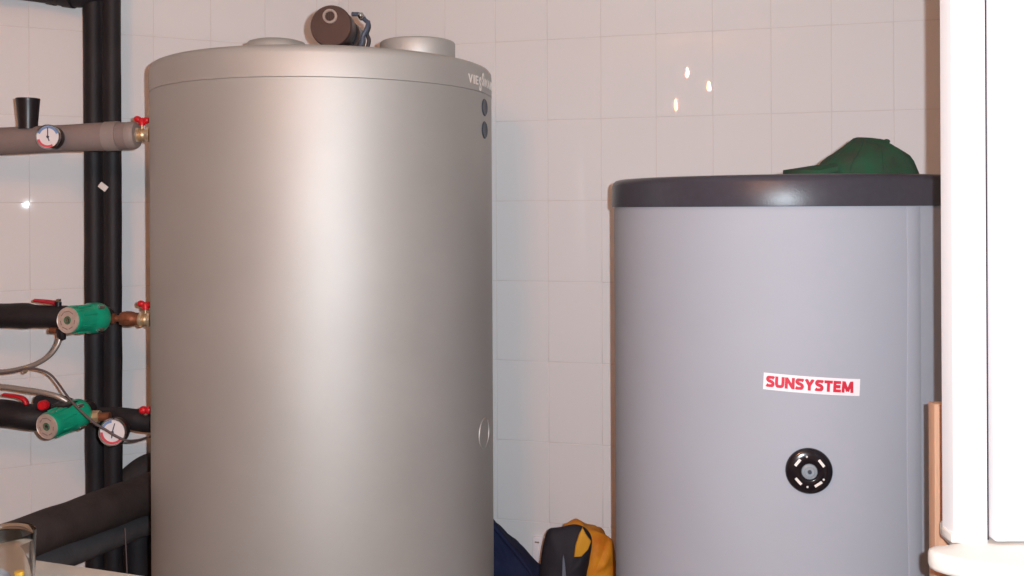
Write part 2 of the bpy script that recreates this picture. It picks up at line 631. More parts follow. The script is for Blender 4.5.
# maker's name that runs on around the right side of the lid
p0, a0 = hit_cyl(467.5, 82, T1, R1)
logo = bmesh.new()
x = 0.0
LH = 0.021
for ch, w, dy, hh in (('V', .021, 0, LH), ('I', .006, 0, LH), ('E', .016, 0, LH), ('S', .015, -.014, LH + .014), ('S', .015, 0, LH + .012), ('M', .024, 0, LH), ('A', .021, 0, LH), ('N', .019, 0, LH), ('N', .019, 0, LH)):
    t = fit(text_bm(ch, 0.02, 0.0006), w, hh, x, dy)
    merge(logo, t)
    x += w + .0045
for v in logo.verts:
    v.co.z += 0.0006
    v.co.y -= v.co.x * 0.0
wrap(logo, T1, R1 + 0.0018, a0, p0.z - 0.001)
new_obj('lettering', logo, 'white_print', lid1, smooth=0, label='white maker name on lid')

for py in (107.5, 130.0):
    p, a = hit_cyl(484.5, py, T1, R1)
    bm = bmesh.new()
    n = Vector((math.cos(a), math.sin(a), 0))
    lathe(bm, [(0, -0.004), (0.0215, -0.004), (0.0215, 0.0008), (0.019, 0.0024), (0.015, 0.001), (0, 0.0008)], p, n, segs=28)
    new_obj('sensor_plug', bm, 'slate', tank1, label='dark slate round plug')
p, a = hit_cyl(484.5, 433, T1, R1)
n = Vector((math.cos(a), math.sin(a), 0))
bm = bmesh.new()
lathe(bm, [(0.0345, -0.003), (0.0352, 0.0006), (0.0372, 0.0007), (0.038, -0.003)], p, n, segs=40)
new_obj('knockout_ring', bm, 'silver', tank1)

# dark round motor on top of the tank
Ym = 2.20
mc = W(331, 26, Ym)
mr = 21.5 * Ym / FPX
ax = Vector((-0.05, -1.0, 0.02)).normalized()
motor = thing('pump_motor', (mc.x, mc.y + 0.05, top1), 'dark brown round motor with small ringed port on silver tank', 'motor')
bm = bmesh.new()
lathe(bm, [(0, -0.062), (mr * .9, -0.062), (mr * .96, -0.055), (mr * .97, -0.008), (mr * .985, -0.004), (mr * .97, 0), (mr * .93, 0.0035), (0, 0.0035)], mc, ax, segs=44)
mbody = new_obj('housing', bm, 'brown_plastic', motor)
bm = bmesh.new()
pc = W(330.5, 16.8, Ym) + ax * 0.006
rr = 6.6 * Ym / FPX
lathe(bm, [(rr * .74, -0.006), (rr * .74, 0.003), (rr * .9, 0.006), (rr * 1.08, 0.003), (rr * 1.1, -0.006)], pc, ax, segs=28)
new_obj('port_ring', bm, 'plate', mbody)
bm = bmesh.new()
lathe(bm, [(0, -0.002), (rr * .78, -0.002), (rr * .78, -0.005), (0, -0.005)], pc, ax, segs=24)
for k in range(-2, 3):
    xx, yy, zz = basis(ax)
    box(bm, pc + xx * k * rr * .28, (rr * .09, rr * 1.1, 0.003), Matrix((xx, yy, zz)).transposed())
new_obj('grille', bm, 'brown_plastic', mbody)
bm = bmesh.new()
back = mc - ax * 0.062
lathe(bm, [(0, -0.075), (mr * .72, -0.075), (mr * .78, -0.068), (mr * .78, 0.0), (0, 0)], back + Vector((0.016, 0, -0.008)), ax, segs=32)
new_obj('rear_housing', bm, 'black_plastic', motor)
bm = bmesh.new()
lathe(bm, [(0.055, 0), (0.052, 0.012), (0.032, 0.02), (0.03, (mc.z - top1) - 0.01), (0, mc.z - top1 - 0.01)], (mc.x + 0.012, mc.y + 0.06, top1 + 0.0008), segs=28)
lathe(bm, [(0, 0), (0.055, 0)], (mc.x + 0.012, mc.y + 0.06, top1 + 0.0008), segs=28)
new_obj('neck', bm, 'black_plastic', motor)
bm = bmesh.new()
bc = W(360.5, 15.5, Ym + 0.03)
ellipsoid(bm, bc, (0.0062, 0.007, 0.0062))
lathe(bm, [(0.0085, -0.02), (0.0085, -0.002), (0.006, 0.0), (0, 0)], bc, ax, segs=6)
new_obj('bolt', bm, 'chrome', motor)
bm = bmesh.new()
tube(bm, [W(352, 14, Ym + 0.04), W(361, 15, Ym + 0.05), W(365, 20, Ym + 0.04), W(368, 23, Ym + 0.035), W(366.5, 29, Ym + 0.03), W(363, 36, Ym + 0.03), W(362, 43, Ym + 0.03), W(357, 52, Ym + 0.04)], 0.0052, 10)
new_obj('cable', bm, 'blue_cable', motor)
bm = bmesh.new()
tube(bm, [W(368, 21, Ym + 0.05), W(369, 27, Ym + 0.05), W(367, 34, Ym + 0.05), W(369, 41, Ym + 0.05), W(366, 52, Ym + 0.05)], 0.0048, 10)
new_obj('cable', bm, 'black_cable', motor)

# ------------------------------------------------------------------ grey tank with black top band
T2, R2 = Vector((0.644, 2.267, 0)), 0.400
z_band = W(770, 206.5, T2.y - 0.385).z
top2 = W(770, 174.2, T2.y - 0.37).z
tank2 = thing('storage_tank', T2, 'grey vinyl covered cylindrical water tank with black top band', 'water tank')
bm = bmesh.new()
lathe(bm, [(0, 0.0), (R2 - 0.004, 0.0), (R2 - 0.002, 0.01), (R2 - 0.002, z_band * .5), (R2 - 0.002, z_band + 0.004), (0, z_band + 0.004)], T2, segs=SEG)
new_obj('body', bm, 'vinyl', tank2, smooth=40)
bm = bmesh.new()
lathe(bm, [(R2 - 0.003, z_band + 0.0045), (R2 - 0.001, z_band), (R2 + 0.003, z_band), (R2 + 0.0035, z_band + 0.004), (R2 + 0.002, top2 - 0.015), (R2 - 0.0005, top2 - 0.007), (R2 - 0.006, top2 - 0.002), (R2 - 0.014, top2), (0, top2)], T2, segs=SEG)
new_obj('top_band', bm, 'band', tank2, smooth=40)
# overlapping edge of the vinyl cover
pA, aA = hit_cyl(908, 300, T2, R2)
bm = bmesh.new()
rows = 24
prev = None
for k in range(rows + 1):
    z = 0.02 + (z_band - 0.022) * k / rows
    wob = 0.0025 * math.sin(z * 7) + (0.004 * max(0, (z - z_band + .12)) / .12)
    ring = []
    for (du, dr) in ((-0.0005 - wob, -0.004), (-wob, 0.0012), (0.002 - wob, 0.0016), (0.014, 0.0024), (0.024, 0.0018), (0.034, 0.0006), (0.046, -0.0025)):
        a = aA + du / R2
        rr = R2 - 0.002 + dr
        ring.append(bm.verts.new((T2.x + rr * math.cos(a), T2.y + rr * math.sin(a), z)))
    if prev:
        for i in range(len(ring) - 1):
            bm.faces.new((prev[i], prev[i + 1], ring[i + 1], ring[i]))
    prev = ring
new_obj('cover_seam', bm, 'vinyl', tank2, smooth=60)

# maker's sticker
pS, aS = hit_cyl(811.5, 385.3, T2, R2)
dist = (pS - EYE).y
SW, SH = 97.5 * dist / FPX, 17.0 * dist / FPX
pl, al = hit_cyl(763.5, 384, T2, R2)
pr, ar = hit_cyl(860, 384, T2, R2)
SW = (ar - al) * R2
TILT = R(-3.0)


def tilt(b):
    for v in b.verts:
        x, y = v.co.x, v.co.y
        v.co.x = x * math.cos(TILT) - y * math.sin(TILT)
        v.co.y = x * math.sin(TILT) + y * math.cos(TILT)


bm = bmesh.new()
nx = 24
g = [[bm.verts.new((-SW / 2 + SW * i / nx, yy, 0.0006)) for i in range(nx + 1)] for yy in (-SH / 2, SH / 2)]
for i in range(nx):
    bm.faces.new((g[0][i], g[0][i + 1], g[1][i + 1], g[1][i]))
tilt(bm)
wrap(bm, T2, R2 - 0.002, (al + ar) / 2, pS.z)
stick = new_obj('sticker', bm, 'sticker', tank2, smooth=60, label='white sticker with red capital letters')
STROKES = {
    'S': (.80, [[(.76, .80), (.62, .885), (.42, .885), (.20, .84), (.13, .70), (.24, .58), (.42, .52), (.60, .44), (.68, .30), (.60, .16), (.40, .115), (.20, .115), (.04, .20)]]),
    'U': (.86, [[(.125, 1), (.125, .40), (.20, .19), (.43, .12), (.66, .19), (.735, .40), (.735, 1)]]),
    'N': (.90, [[(.125, 0), (.125, 1)], [(.125, .93), (.775, .07)], [(.775, 0), (.775, 1)]]),
    'Y': (.92, [[(.12, 1), (.46, .45)], [(.80, 1), (.46, .45)], [(.46, .52), (.46, 0)]]),
    'T': (.82, [[(0, .885), (.82, .885)], [(.41, .9), (.41, 0)]]),
    'E': (.74, [[(.125, 0), (.125, 1)], [(.125, .885), (.72, .885)], [(.125, .5), (.68, .5)], [(.125, .115), (.74, .115)]]),
    'M': (1.14, [[(.125, 0), (.17, 1)], [(.19, .97), (.57, .12)], [(.95, .97), (.57, .12)], [(.97, 1), (1.015, 0)]]),
}


def ribbon(b, pts, half, x0, zz, curve):
    C = catmull([Vector((p[0], p[1], 0)) for p in pts], 4 if curve else 6)
    prev = None
    for i, p in enumerate(C):
        t_ = (C[min(i + 1, len(C) - 1)] - C[max(i - 1, 0)]).normalized()
        nn = Vector((-t_.y, t_.x, 0))
        cur = [b.verts.new((x0 + p.x + nn.x * half * q, min(1, max(0, p.y + nn.y * half * q)), zz)) for q in (-1, 0, 1)]
        if prev:
            for q in (0, 1):
                b.faces.new((prev[q], prev[q + 1], cur[q + 1], cur[q]))
        prev = cur


t = bmesh.new()
x = 0.0
for ch in 'SUNSYSTEM':
    w, strokes = STROKES[ch]
    for si, st in enumerate(strokes):
        ribbon(t, st, 0.148, x, si, len(st) > 2)
    x += w + 0.085
lay = [v.co.z for v in t.verts]
fit(t, SW * 0.905, SH * 0.67, -SW * 0.475, -SH * 0.33)
for v, q in zip(t.verts, lay):
    v.co.z = 0.0009 + q * 0.00012
tilt(t)
wrap(t, T2, R2 - 0.002, (al + ar) / 2, pS.z)
new_obj('lettering', t, 'red_print', stick, smooth=0, label='red lettering')

# thermometer
pT, aT = hit_cyl(808.8, 470.5, T2, R2)
nT = Vector((math.cos(aT), math.sin(aT), 0))
rT = 23.0 * pT.y / FPX
th = thing('thermometer', pT - nT * 0.002, 'round black dial thermometer below the sticker on grey tank', 'thermometer')
th.parent = None
bm = bmesh.new()
lathe(bm, [(0, -0.0015), (rT * .97, -0.0015), (rT, 0.002), (rT * .98, 0.006), (rT * .9, 0.009), (rT * .40, 0.0125), (rT * .36, 0.0115), (rT * .34, 0.008), (0, 0.008)], pT, nT, segs=56)
bez = new_obj('bezel', bm, 'black_gloss', th, smooth=50)
bm = bmesh.new()
lathe(bm, [(rT * .34, 0.0078), (rT * .325, 0.0105), (rT * .22, 0.0125), (rT * .20, 0.0105), (0, 0.0105)], pT, nT, segs=36)
new_obj('dial', bm, 'lens', th)
bm = bmesh.new()
lathe(bm, [(0, 0.0105), (rT * .09, 0.0106), (rT * .085, 0.0135), (0, 0.014)], pT, nT, segs=20)
new_obj('spindle', bm, 'slate', th)
bx_, by_, bz_ = basis(nT)
for deg in (38, 142, 222, 305):
    a = R(deg)
    d = bx_ * math.cos(a) + by_ * math.sin(a)
    tdir = bx_ * -math.sin(a) + by_ * math.cos(a)
    nn = (nT + d * 0.14).normalized()
    bm = bmesh.new()
    box(bm, pT + nT * 0.0106 + d * rT * .63, (rT * .36, rT * .115, 0.0012), Matrix((tdir, nn.cross(tdir), nn)).transposed())
    new_obj('scale_mark', bm, 'white_print', bez, smooth=0)
for deg in (-28, 262, 100):
    a = R(deg)
    d = bx_ * math.cos(a) + by_ * math.sin(a)
    bm = bmesh.new()
    ellipsoid(bm, pT + nT * 0.0106 + d * rT * .66, (rT * .05, rT * .05, rT * .05), u=10, v=6)
    new_obj('scale_dot', bm, 'white_print', bez)

# tan batten between tank and window frame
bm = bmesh.new()
bY = 1.60
bl = W(928.5, 480, bY + 0.024).x
bh = W(930, 403, bY + 0.01).z
box(bm, (bl + 0.03, bY + 0.012, bh / 2), (0.06, 0.024, bh), bevel=0.0015)
new_obj('wooden_batten', bm, 'tan_wood', smooth=30, label='narrow upright tan board between grey tank and window frame', cat='board')

# ------------------------------------------------------------------ green cap on the grey tank
CY = 2.05
k = CY / FPX
cb = W(866, 180, CY)
cz = top2 + 0.001
cap = thing('baseball_cap', (cb.x, CY, cz), 'crumpled green baseball cap lying on black topped grey tank', 'cap')
H0 = W(856, 137.5, CY).z - cz
sil = [  # fraction of height, left x px, right x px
    (0.0, 818, 916), (0.10, 818.5, 914.5), (0.22, 819.5, 912.5), (0.36, 823, 910.0), (0.50, 829.5, 906.0), (0.62, 835.5, 901), (0.74, 842, 894.5), (0.84, 847, 888.5), (0.92, 850.5, 885.0), (0.975, 853, 874), (1.0, 856, 864)]
bm = bmesh.new()
rings = []
NS = 48
for (f, xl, xr) in sil:
    z = cz + H0 * f
    a, b_ = W(xl, 160, CY).x, W(xr, 160, CY).x
    mid, half = (a + b_) / 2, (b_ - a) / 2
    hy = 0.083 * math.sqrt(max(0.004, 1 - f ** 2.3)) + 0.002
    ring = []
    for i in range(NS):
        th_ = 2 * PI * i / NS
        ex = 0.85
        cx_, sy_ = math.cos(th_), math.sin(th_)
        X = mid + half * cx_
        Y = CY + hy * math.copysign(abs(sy_) ** ex, sy_)
        wob = 0.0028 * math.sin(th_ * 3 + f * 5) * f * (1 - f) * 4 + 0.004 * noise.noise(Vector((X * 22, Y * 22, z * 22)))
        ring.append(bm.verts.new((X, Y + wob * sy_ * 2, z - (0.004 * abs(math.sin(th_ * 3)) * (f > 0.5) * f if 0 < f < 1 else 0))))
    rings.append(ring)
for A, B in zip(rings, rings[1:]):
    for i in range(NS):
        bm.faces.new((A[i], A[(i + 1) % NS], B[(i + 1) % NS], B[i]))
bm.faces.new(rings[-1])
bm.faces.new(rings[0][::-1])
crown = new_obj('crown', bm, 'cap', cap, smooth=70)
bm = bmesh.new()
ellipsoid(bm, W(886.5, 141.5, CY) + Vector((0, 0, 0.0)), (0.0075, 0.0075, 0.0055), u=14, v=8)
new_obj('button', bm, 'cap_dark', crown)
# stitched panel seams over the crown
for kk, ph in enumerate((2.2, 2.75, 4.1, 4.75, 5.35, 3.45)):
    pts = []
    for (f, xl, xr) in sil[1:-1]:
        a, b_ = W(xl, 160, CY).x, W(xr, 160, CY).x
        mid, half = (a + b_) / 2, (b_ - a) / 2
        hy = 0.083 * math.sqrt(max(0.004, 1 - f ** 2.3)) + 0.002
        sy_ = math.sin(ph)
        X = mid + half * math.cos(ph)
        Y = CY + hy * math.copysign(abs(sy_) ** .85, sy_)
        z = cz + H0 * f
        wob = 0.0028 * math.sin(ph * 3 + f * 5) * f * (1 - f) * 4 + 0.004 * noise.noise(Vector((X * 22, Y * 22, z * 22)))
        pts.append((X, Y + wob * sy_ * 2, z - (0.004 * abs(math.sin(ph * 3)) * (f > 0.5) * f)))
    bm = bmesh.new()
    tube(bm, pts, 0.0012, 6, sub=3)
    new_obj('seam', bm, 'cap_dark', crown)
bm = bmesh.new()
NT, NRr = 17, 7
top, bot = [], []
tip = W(785.5, 170, CY).x
root = W(826, 170, CY).x
for i in range(NT):
    s = -1 + 2 * i / (NT - 1)
    rt, rb = [], []
    for j in range(NRr):
        q = j / (NRr - 1)
        edge_x = root - (root - tip) * math.sqrt(max(0.0, 1 - (abs(s) * .93) ** 2.6))
        X = root + 0.012 * (1 - abs(s)) + (edge_x - root - 0.012 * (1 - abs(s))) * q
        Yb = CY + s * 0.078
        zz = cz + 0.012 + 0.013 * (1 - q) - 0.011 * s * s * (0.4 + 0.6 * (1 - q)) + 0.002 * (1 - q)
        rt.append(bm.verts.new((X, Yb, zz + 0.0015)))
        rb.append(bm.verts.new((X, Yb, zz - 0.0085)))
    top.append(rt); bot.append(rb)
for i in range(NT - 1):
    for j in range(NRr - 1):
        bm.faces.new((top[i][j], top[i][j + 1], top[i + 1][j + 1], top[i + 1][j]))
        bm.faces.new((bot[i][j], bot[i + 1][j], bot[i + 1][j + 1], bot[i][j + 1]))
    for j in (0, NRr - 1):
        bm.faces.new((top[i][j], top[i + 1][j], bot[i + 1][j], bot[i][j]))
for i in (0, NT - 1):
    for j in range(NRr - 1):
        bm.faces.new((top[i][j], top[i][j + 1], bot[i][j + 1], bot[i][j]))
new_obj('brim', bm, 'cap', cap, smooth=50)

# ------------------------------------------------------------------ pipework on the left
# two upright insulated pipes
YV = 2.70


def upright(x0, x1, xb0, xb1, Y, m, name, label, extra=None):
    a = W((x0 + x1) / 2, 30, Y)
    b_ = W((xb0 + xb1) / 2, 560, Y)
    r = (x1 - x0) / 2 * Y / FPX
    root = thing(name, (b_.x, b_.y, 0), label, 'pipe', 'upright insulated pipes')
    bm = bmesh.new()
    dx = (b_.x - a.x) / (b_.z - a.z)
    P = lambda z: Vector((a.x + dx * (z - a.z), Y, z))
    tube(bm, [P(CEIL * i / 40 + (0.001 if i == 0 else 0) - (0.001 if i == 40 else 0)) for i in range(41)], r, 24, curve=False, lump=0.07, lscale=9)
    ins = new_obj('insulation', bm, m, root, smooth=60)
    return root, ins, P, r


v1, v1i, P1, rv1 = upright(84, 102.6, 87, 104.6, YV, 'black_foam', 'insulated_pipe', 'left one of two upright black insulated pipes, with side branch at top')
v2, v2i, P2, rv2 = upright(103.2, 120.5, 105.2, 122.5, YV - 0.02, 'black_foam', 'insulated_pipe', 'right one of two upright black insulated pipes, with small white tag')
# branch of the left one, just at the top of the picture
bm = bmesh.new()
tube(bm, [W(96, -14, YV), W(84, -10, YV - 0.01), W(64, -11, YV - 0.02), W(45, -14, YV - 0.04), W(10, -19, YV - 0.09), W(-60, -30, YV - 0.17), W(-200, -48, YV - 0.32)], 0.048, 20, lump=0.06, lscale=12)
new_obj('branch', bm, 'black_foam', v1, smooth=60)
for xx, yy, ln in ((75, -9.5, 0.03), (57, -12, 0.02)):
    bm = bmesh.new()
    a, b_ = W(xx, yy, YV - 0.02), W(xx - ln * FPX / YV, yy - 1.5, YV - 0.02)
    tube(bm, [a, b_], 0.0505, 20, sub=2, curve=True)
    new_obj('wrap', bm, 'black_foam', v1, smooth=60)
bm = bmesh.new()
tg = W(107.5, 187, YV - 0.02) + Vector((0, -rv2 - 0.004, 0))
box(bm, tg, (0.025, 0.004, 0.017), Euler((0, R(38), 0)).to_matrix(), bevel=0.001)
new_obj('tag', bm, 'white_print', v2, smooth=30, label='small white tag')


def sub_col(label, name, loc, cat, group=None):
    return thing(name, loc, label, cat, group)


def axis_frame(a, b):
    return (Vector(b) - Vector(a)).normalized()


def valve_t(name, label, a, b_, prof, m, group=None):
    pass


# --- upper grey pipe
YU = 2.42
pa, pb = W(-205, 149.5, YU + 0.03), W(129, 135.5, YU)
up = thing('insulated_pipe', ((pa + pb) / 2) - Vector((0, 0, 0.037)), 'grey foam insulated horizontal pipe entering upper left of silver tank', 'pipe')
bm = bmesh.new()
rU = 13.8 * YU / FPX
tube(bm, [pa.lerp(pb, i / 24) for i in range(25)], rU, 24, curve=False, lump=0.06, lscale=10)
new_obj('insulation', bm, 'grey_foam', up, smooth=60)
d = (pb - pa).normalized()
bm = bmesh.new()
lathe(bm, [(0.0, -0.001), (rU * .985, 0.0), (rU * 1.0, 0.004), (rU * .99, 0.016), (rU * .9, 0.021), (rU * .6, 0.022), (0, 0.022)], pb, d, segs=28)
new_obj('end_cap', bm, 'grey_band', up)
bm = bmesh.new()
c0 = W(113, 136.2, YU)
lathe(bm, [(rU * .9, -0.017), (rU * 1.075, -0.017), (rU * 1.075, 0.017), (rU * .9, 0.017)], c0, d, segs=28)
new_obj('tape_band', bm, 'grey_band', up)


def brass_valve(px0, px1, py, Y, label, knob_px, knob_py, copper_from=None):
    a, b_ = W(px0, py, Y), W(px1, py, Y)
    b_.y = b_.y + 0.0
    d = (b_ - a).normalized()
    L = (b_ - a).length
    r = 7.2 * Y / FPX
    root = thing('ball_valve', a.lerp(b_, .5) - Vector((0, 0, r)), label, 'valve', 'red handled valves at the silver tank')
    bm = bmesh.new()
    lathe(bm, [(0, 0), (r * .8, 0), (r * .85, L * .10), (r * 1.0, L * .14), (r * 1.0, L * .38), (r * .78, L * .42), (r * .9, L * .55), (r * .78, L * .68), (r * 1.0, L * .72), (r * 1.0, L * .95), (r * .8, L), (0, L)], a, d, segs=20)
    new_obj('body', bm, 'brass', root, smooth=30)
    for f in (.26, .84):
        bm = bmesh.new()
        lathe(bm, [(0, -L * .10), (r * 1.12, -L * .10), (r * 1.12, L * .10), (0, L * .10)], a.lerp(b_, f), d, segs=6)
        new_obj('hex_nut', bm, 'nickel', root, smooth=0)
    kc = W(knob_px, knob_py, Y)
    bm = bmesh.new()
    lathe(bm, [(0.004, 0), (0.004, kc.z - a.z), (0, kc.z - a.z)], (kc.x, kc.y, a.z), segs=10)
    new_obj('stem', bm, 'brass', root)
    bm = bmesh.new()
    # butterfly handle: two rounded wings on a hub
    for s in (-1, 1):
        ellipsoid(bm, kc + Vector((s * 0.011, 0.001, 0.0015 + 0.003 * (s < 0))), (0.0105, 0.008, 0.0085), Euler((0, R(-20 * s), 0)).to_matrix(), 14, 8)
    lathe(bm, [(0, -0.011), (0.008, -0.011), (0.009, 0.004), (0.006, 0.008), (0, 0.009)], kc, segs=14)
    new_obj('handle', bm, 'red', root)
    return root


brass_valve(133, 151.5, 135.0, YU, 'brass valve with red butterfly handle on the grey upper pipe', 142, 121)

# black tapered air vent cup
YC = YU
ca = W(28, 129, YC)
cz_ = W(28, 98.5, YC)
bm = bmesh.new()
hC = cz_.z - ca.z
rC = 11.2 * YC / FPX
lathe(bm, [(0, 0), (rC * .80, 0), (rC * .82, hC * .2), (rC * .98, hC * .9), (rC, hC * .93), (rC, hC), (rC * .9, hC), (rC * .85, hC * .9), (0, hC * .88)], ca, segs=28)
new_obj('vent_cup', bm, 'black_plastic', label='black tapered cup standing on the grey upper pipe', cat='cup')


def gauge(px, py, Y, rpx, ax, label, needle_deg, arcs):
    c = W(px, py, Y)
    r = rpx * Y / FPX
    n = Vector(ax).normalized()
    x, y, z = basis(n)
    root = thing('pressure_gauge', c - n * 0.03 - Vector((0, 0, r)), label, 'gauge', 'round dial gauges on the pipes')
    bm = bmesh.new()
    lathe(bm, [(0, -0.034), (r * .5, -0.034), (r * .92, -0.030), (r * 1.0, -0.024), (r * 1.0, -0.001), (r * .97, 0.002), (r * .93, 0.002), (r * .92, -0.002), (0, -0.002)], c, n, segs=40)
    new_obj('case', bm, 'black_plastic', root)
    bm = bmesh.new()
    lathe(bm, [(0, 0), (r * .90, 0), (r * .90, -0.002), (0, -0.002)], c, n, segs=40)
    dial = new_obj('dial', bm, 'dial', root)
    bm = bmesh.new()
    lathe(bm, [(r * .90, -0.002), (r * .90, 0.0025), (r * .96, 0.0045), (r * 1.02, 0.002), (r * 1.02, -0.004)], c, n, segs=40)
    new_obj('rim', bm, 'chrome', root)
    for (d0, d1, mm) in arcs:
        bm = bmesh.new()
        lathe(bm, [(r * .70, 0.0006), (r * .88, 0.0006), (r * .88, 0.0012), (r * .70, 0.0012), (r * .70, 0.0006)], c, n, segs=24, a0=R(d0), a1=R(d1))
        new_obj('scale_arc', bm, mm, dial)
    for dd, ln in needle_deg:
        a = R(dd)
        t = x * math.cos(a) + y * math.sin(a)
        bm = bmesh.new()
        box(bm, c + n * 0.0018 + t * r * ln * .35, (r * ln, r * .07, 0.0008), Matrix((t, n.cross(t), n)).transposed())
        new_obj('needle', bm, 'needle', dial, smooth=0)
    bm = bmesh.new()
    lathe(bm, [(0, 0.0034), (r * .1, 0.003), (r * .1, 0), (0, 0)], c, n, segs=14)
    new_obj('hub', bm, 'needle', dial)
    bm = bmesh.new()
    tube(bm, [c - n * 0.03, c - n * 0.062], 0.008, 10, sub=2)
    new_obj('stem', bm, 'brass', root)
    return root


gauge(48, 136.8, YU - 0.075, 12.2, (0.0, -1, 0.06), 'white dial gauge on the grey upper pipe beside the black cup', [(92, .9), (-70, .45)],
      [(20, 160, 'dial_blue'), (195, 300, 'dial_red')])

# --- middle black pipe, green pump, copper coupling
YM = 2.44
ma, mb = W(-190, 312.5, YM + 0.01), W(66, 317, YM)
mid = thing('insulated_pipe', (ma + mb) / 2 - Vector((0, 0, .035)), 'black insulated horizontal pipe left of the upper green pump', 'pipe')
bm = bmesh.new()
tube(bm, [ma.lerp(mb, i / 40) for i in range(41)], lambda t: (12.6 - 1.2 * (t > .86)) * YM / FPX, 22, curve=False, lump=0.14, lscale=13)
new_obj('insulation', bm, 'black_foam', mid, smooth=60)
bm = bmesh.new()
tube(bm, [W(50, 330, YM - .01), W(57, 330.5, YM - .01)], 0.008, 10, sub=2)
new_obj('union_nut', bm, 'copper', mid)


def lever(pts, Y, label, stem_px, stem_y, zbase, m):
    P = [W(a, b_, Y) for a, b_ in pts]
    root = thing('lever_valve', W(stem_px, zbase, Y), label, 'valve', 'red lever valves on the black pipes')
    bm = bmesh.new()
    C = catmull(P, 6)
    prev = None
    for i, p in enumerate(C):
        t = (C[min(i + 1, len(C) - 1)] - C[max(i - 1, 0)]).normalized()
        u = Vector((0, 1, 0))
        w_ = t.cross(u).normalized()
        f = i / (len(C) - 1)
        hw, hh = 0.0085, 0.0042 + 0.0022 * f
        ring = [bm.verts.new(p + u * (hw * math.cos(a)) + w_ * (hh * math.sin(a))) for a in [2 * PI * k / 12 for k in range(12)]]
        if prev:
            for k_ in range(12):
                bm.faces.new((prev[k_], prev[(k_ + 1) % 12], ring[(k_ + 1) % 12], ring[k_]))
        else:
            bm.faces.new(ring)
        prev = ring
    bm.faces.new(prev)
    new_obj('lever', bm, m, root, smooth=60)
    bm = bmesh.new()
    a = W(stem_px, stem_y, Y)
    b_ = W(stem_px, zbase, Y)
    tube(bm, [b_, a], 0.0075, 12, sub=2)
    new_obj('stem', bm, 'black_plastic', root)
    bm = bmesh.new()
    lathe(bm, [(0, -0.002), (0.007, -0.002), (0.007, 0.005), (0, 0.005)], a + Vector((0, 0, 0.003)), segs=6)
    new_obj('nut', bm, 'chrome', root, smooth=0)
    return root


lever([(34.5, 300.3), (41, 301), (48, 301.8), (55.5, 303.2)], YM, 'dull red lever valve on the pipe by the upper green pump', 58.5, 302.0, 311, 'dull_red')


def pump(px, py, Y, ax, r_px, L, label, box_dir, box_off):
    c = W(px, py, Y)
    n = Vector(ax).normalized()
    x, y, z = basis(n)
    r = r_px * Y / FPX
    root = thing('circulation_pump', c - n * L * .5 - Vector((0, 0, r)), label, 'pump', 'green circulation pumps')
    bm = bmesh.new()
    # motor can: flared like a bell, ribbed towards the volute
    lathe(bm, [(0, -L), (r * 1.0, -L), (r * 1.10, -L * .96), (r * 1.14, -L * .90), (r * 1.14, -L * .66), (r * 1.06, -L * .60), (r * 1.0, -L * .52), (r * .96, -L * .2),
               (r * 1.0, -L * .10), (r * 1.0, -0.004), (r * .95, 0.0), (0, 0.0)], c, n, segs=40)
    body = new_obj('motor_can', bm, 'green', root, smooth=45)
    for k_ in range(8):
        a = 2 * PI * (k_ + .5) / 8
        t = x * math.cos(a) + y * math.sin(a)
        bm = bmesh.new()
        box(bm, c + t * r * 1.0 - n * L * .36, (r * .16, r * .10, L * .40), Matrix((t, n.cross(t), n)).transposed(), bevel=0.001)
        new_obj('rib', bm, 'green', body, smooth=30)
    for k_ in range(4):
        a = 2 * PI * (k_ + .5) / 4
        t = x * math.cos(a) + y * math.sin(a)
        bm = bmesh.new()
        lathe(bm, [(0, -0.012), (0.0055, -0.012), (0.0055, 0.003), (0.004, 0.005), (0, 0.005)], c + t * r * 1.16 - n * L * .68, n, segs=10)
        new_obj('bolt', bm, 'chrome', root)
    bm = bmesh.new()
    lathe(bm, [(0, -0.002), (r * .93, -0.002), (r * .95, 0.002), (r * .93, 0.004), (r * .90, 0.003), (0, 0.003)], c, n, segs=40)
    plate = new_obj('face_plate', bm, 'plate', root, label='round pale type plate')
    bm = bmesh.new()
    lathe(bm, [(0, 0.003), (r * .30, 0.003), (r * .30, 0.0045), (r * .24, 0.0045), (r * .22, 0.003), (0, 0.003)], c, n, segs=24)
    new_obj('plate_ring', bm, 'green_dark', plate)
    bm = bmesh.new()
    lathe(bm, [(0, 0.006), (r * .13, 0.0055), (r * .14, 0.003), (0, 0.003)], c, n, segs=16)
    new_obj('vent_screw', bm, 'chrome', plate)
    for k_, (dd, ln) in enumerate(((60, .34), (100, .5), (140, .3), (200, .34), (250, .5), (300, .36), (350, .3))):
        a = R(dd)
        t = x * math.cos(a) + y * math.sin(a)
        tt = n.cross(t)
        bm = bmesh.new()
        box(bm, c + n * 0.0033 + t * r * .62, (r * ln, r * .07, 0.0006), Matrix((tt, n.cross(tt), n)).transposed())
        new_obj('type_print', bm, 'print_grey', plate, smooth=0)
    # volute on the pipe axis
    bm = bmesh.new()
    vc = c - n * (L + 0.012)
    lathe(bm, [(0, -0.022), (r * .6, -0.022), (r * .78, -0.012), (r * .78, 0.004), (r * .7, 0.014), (0, 0.014)], vc, n, segs=32)
    new_obj('volute', bm, 'black_plastic', root)
    bm = bmesh.new()
    bc_ = c + x * box_off[0] + y * box_off[1] - n * box_off[2]
    box(bm, bc_, (0.05, 0.035, 0.045), Matrix((x, y, z)).transposed(), bevel=0.005)
    new_obj('terminal_box', bm, 'black_plastic', root, smooth=40)
    return root, vc


p1, vc1 = pump(68.5, 320.2, YM - 0.115, (-0.30, -0.95, 0.05), 13.9, 0.108, 'upper green circulation pump with round plate beside upright pipes', None, (-0.022, -0.002, 0.05))
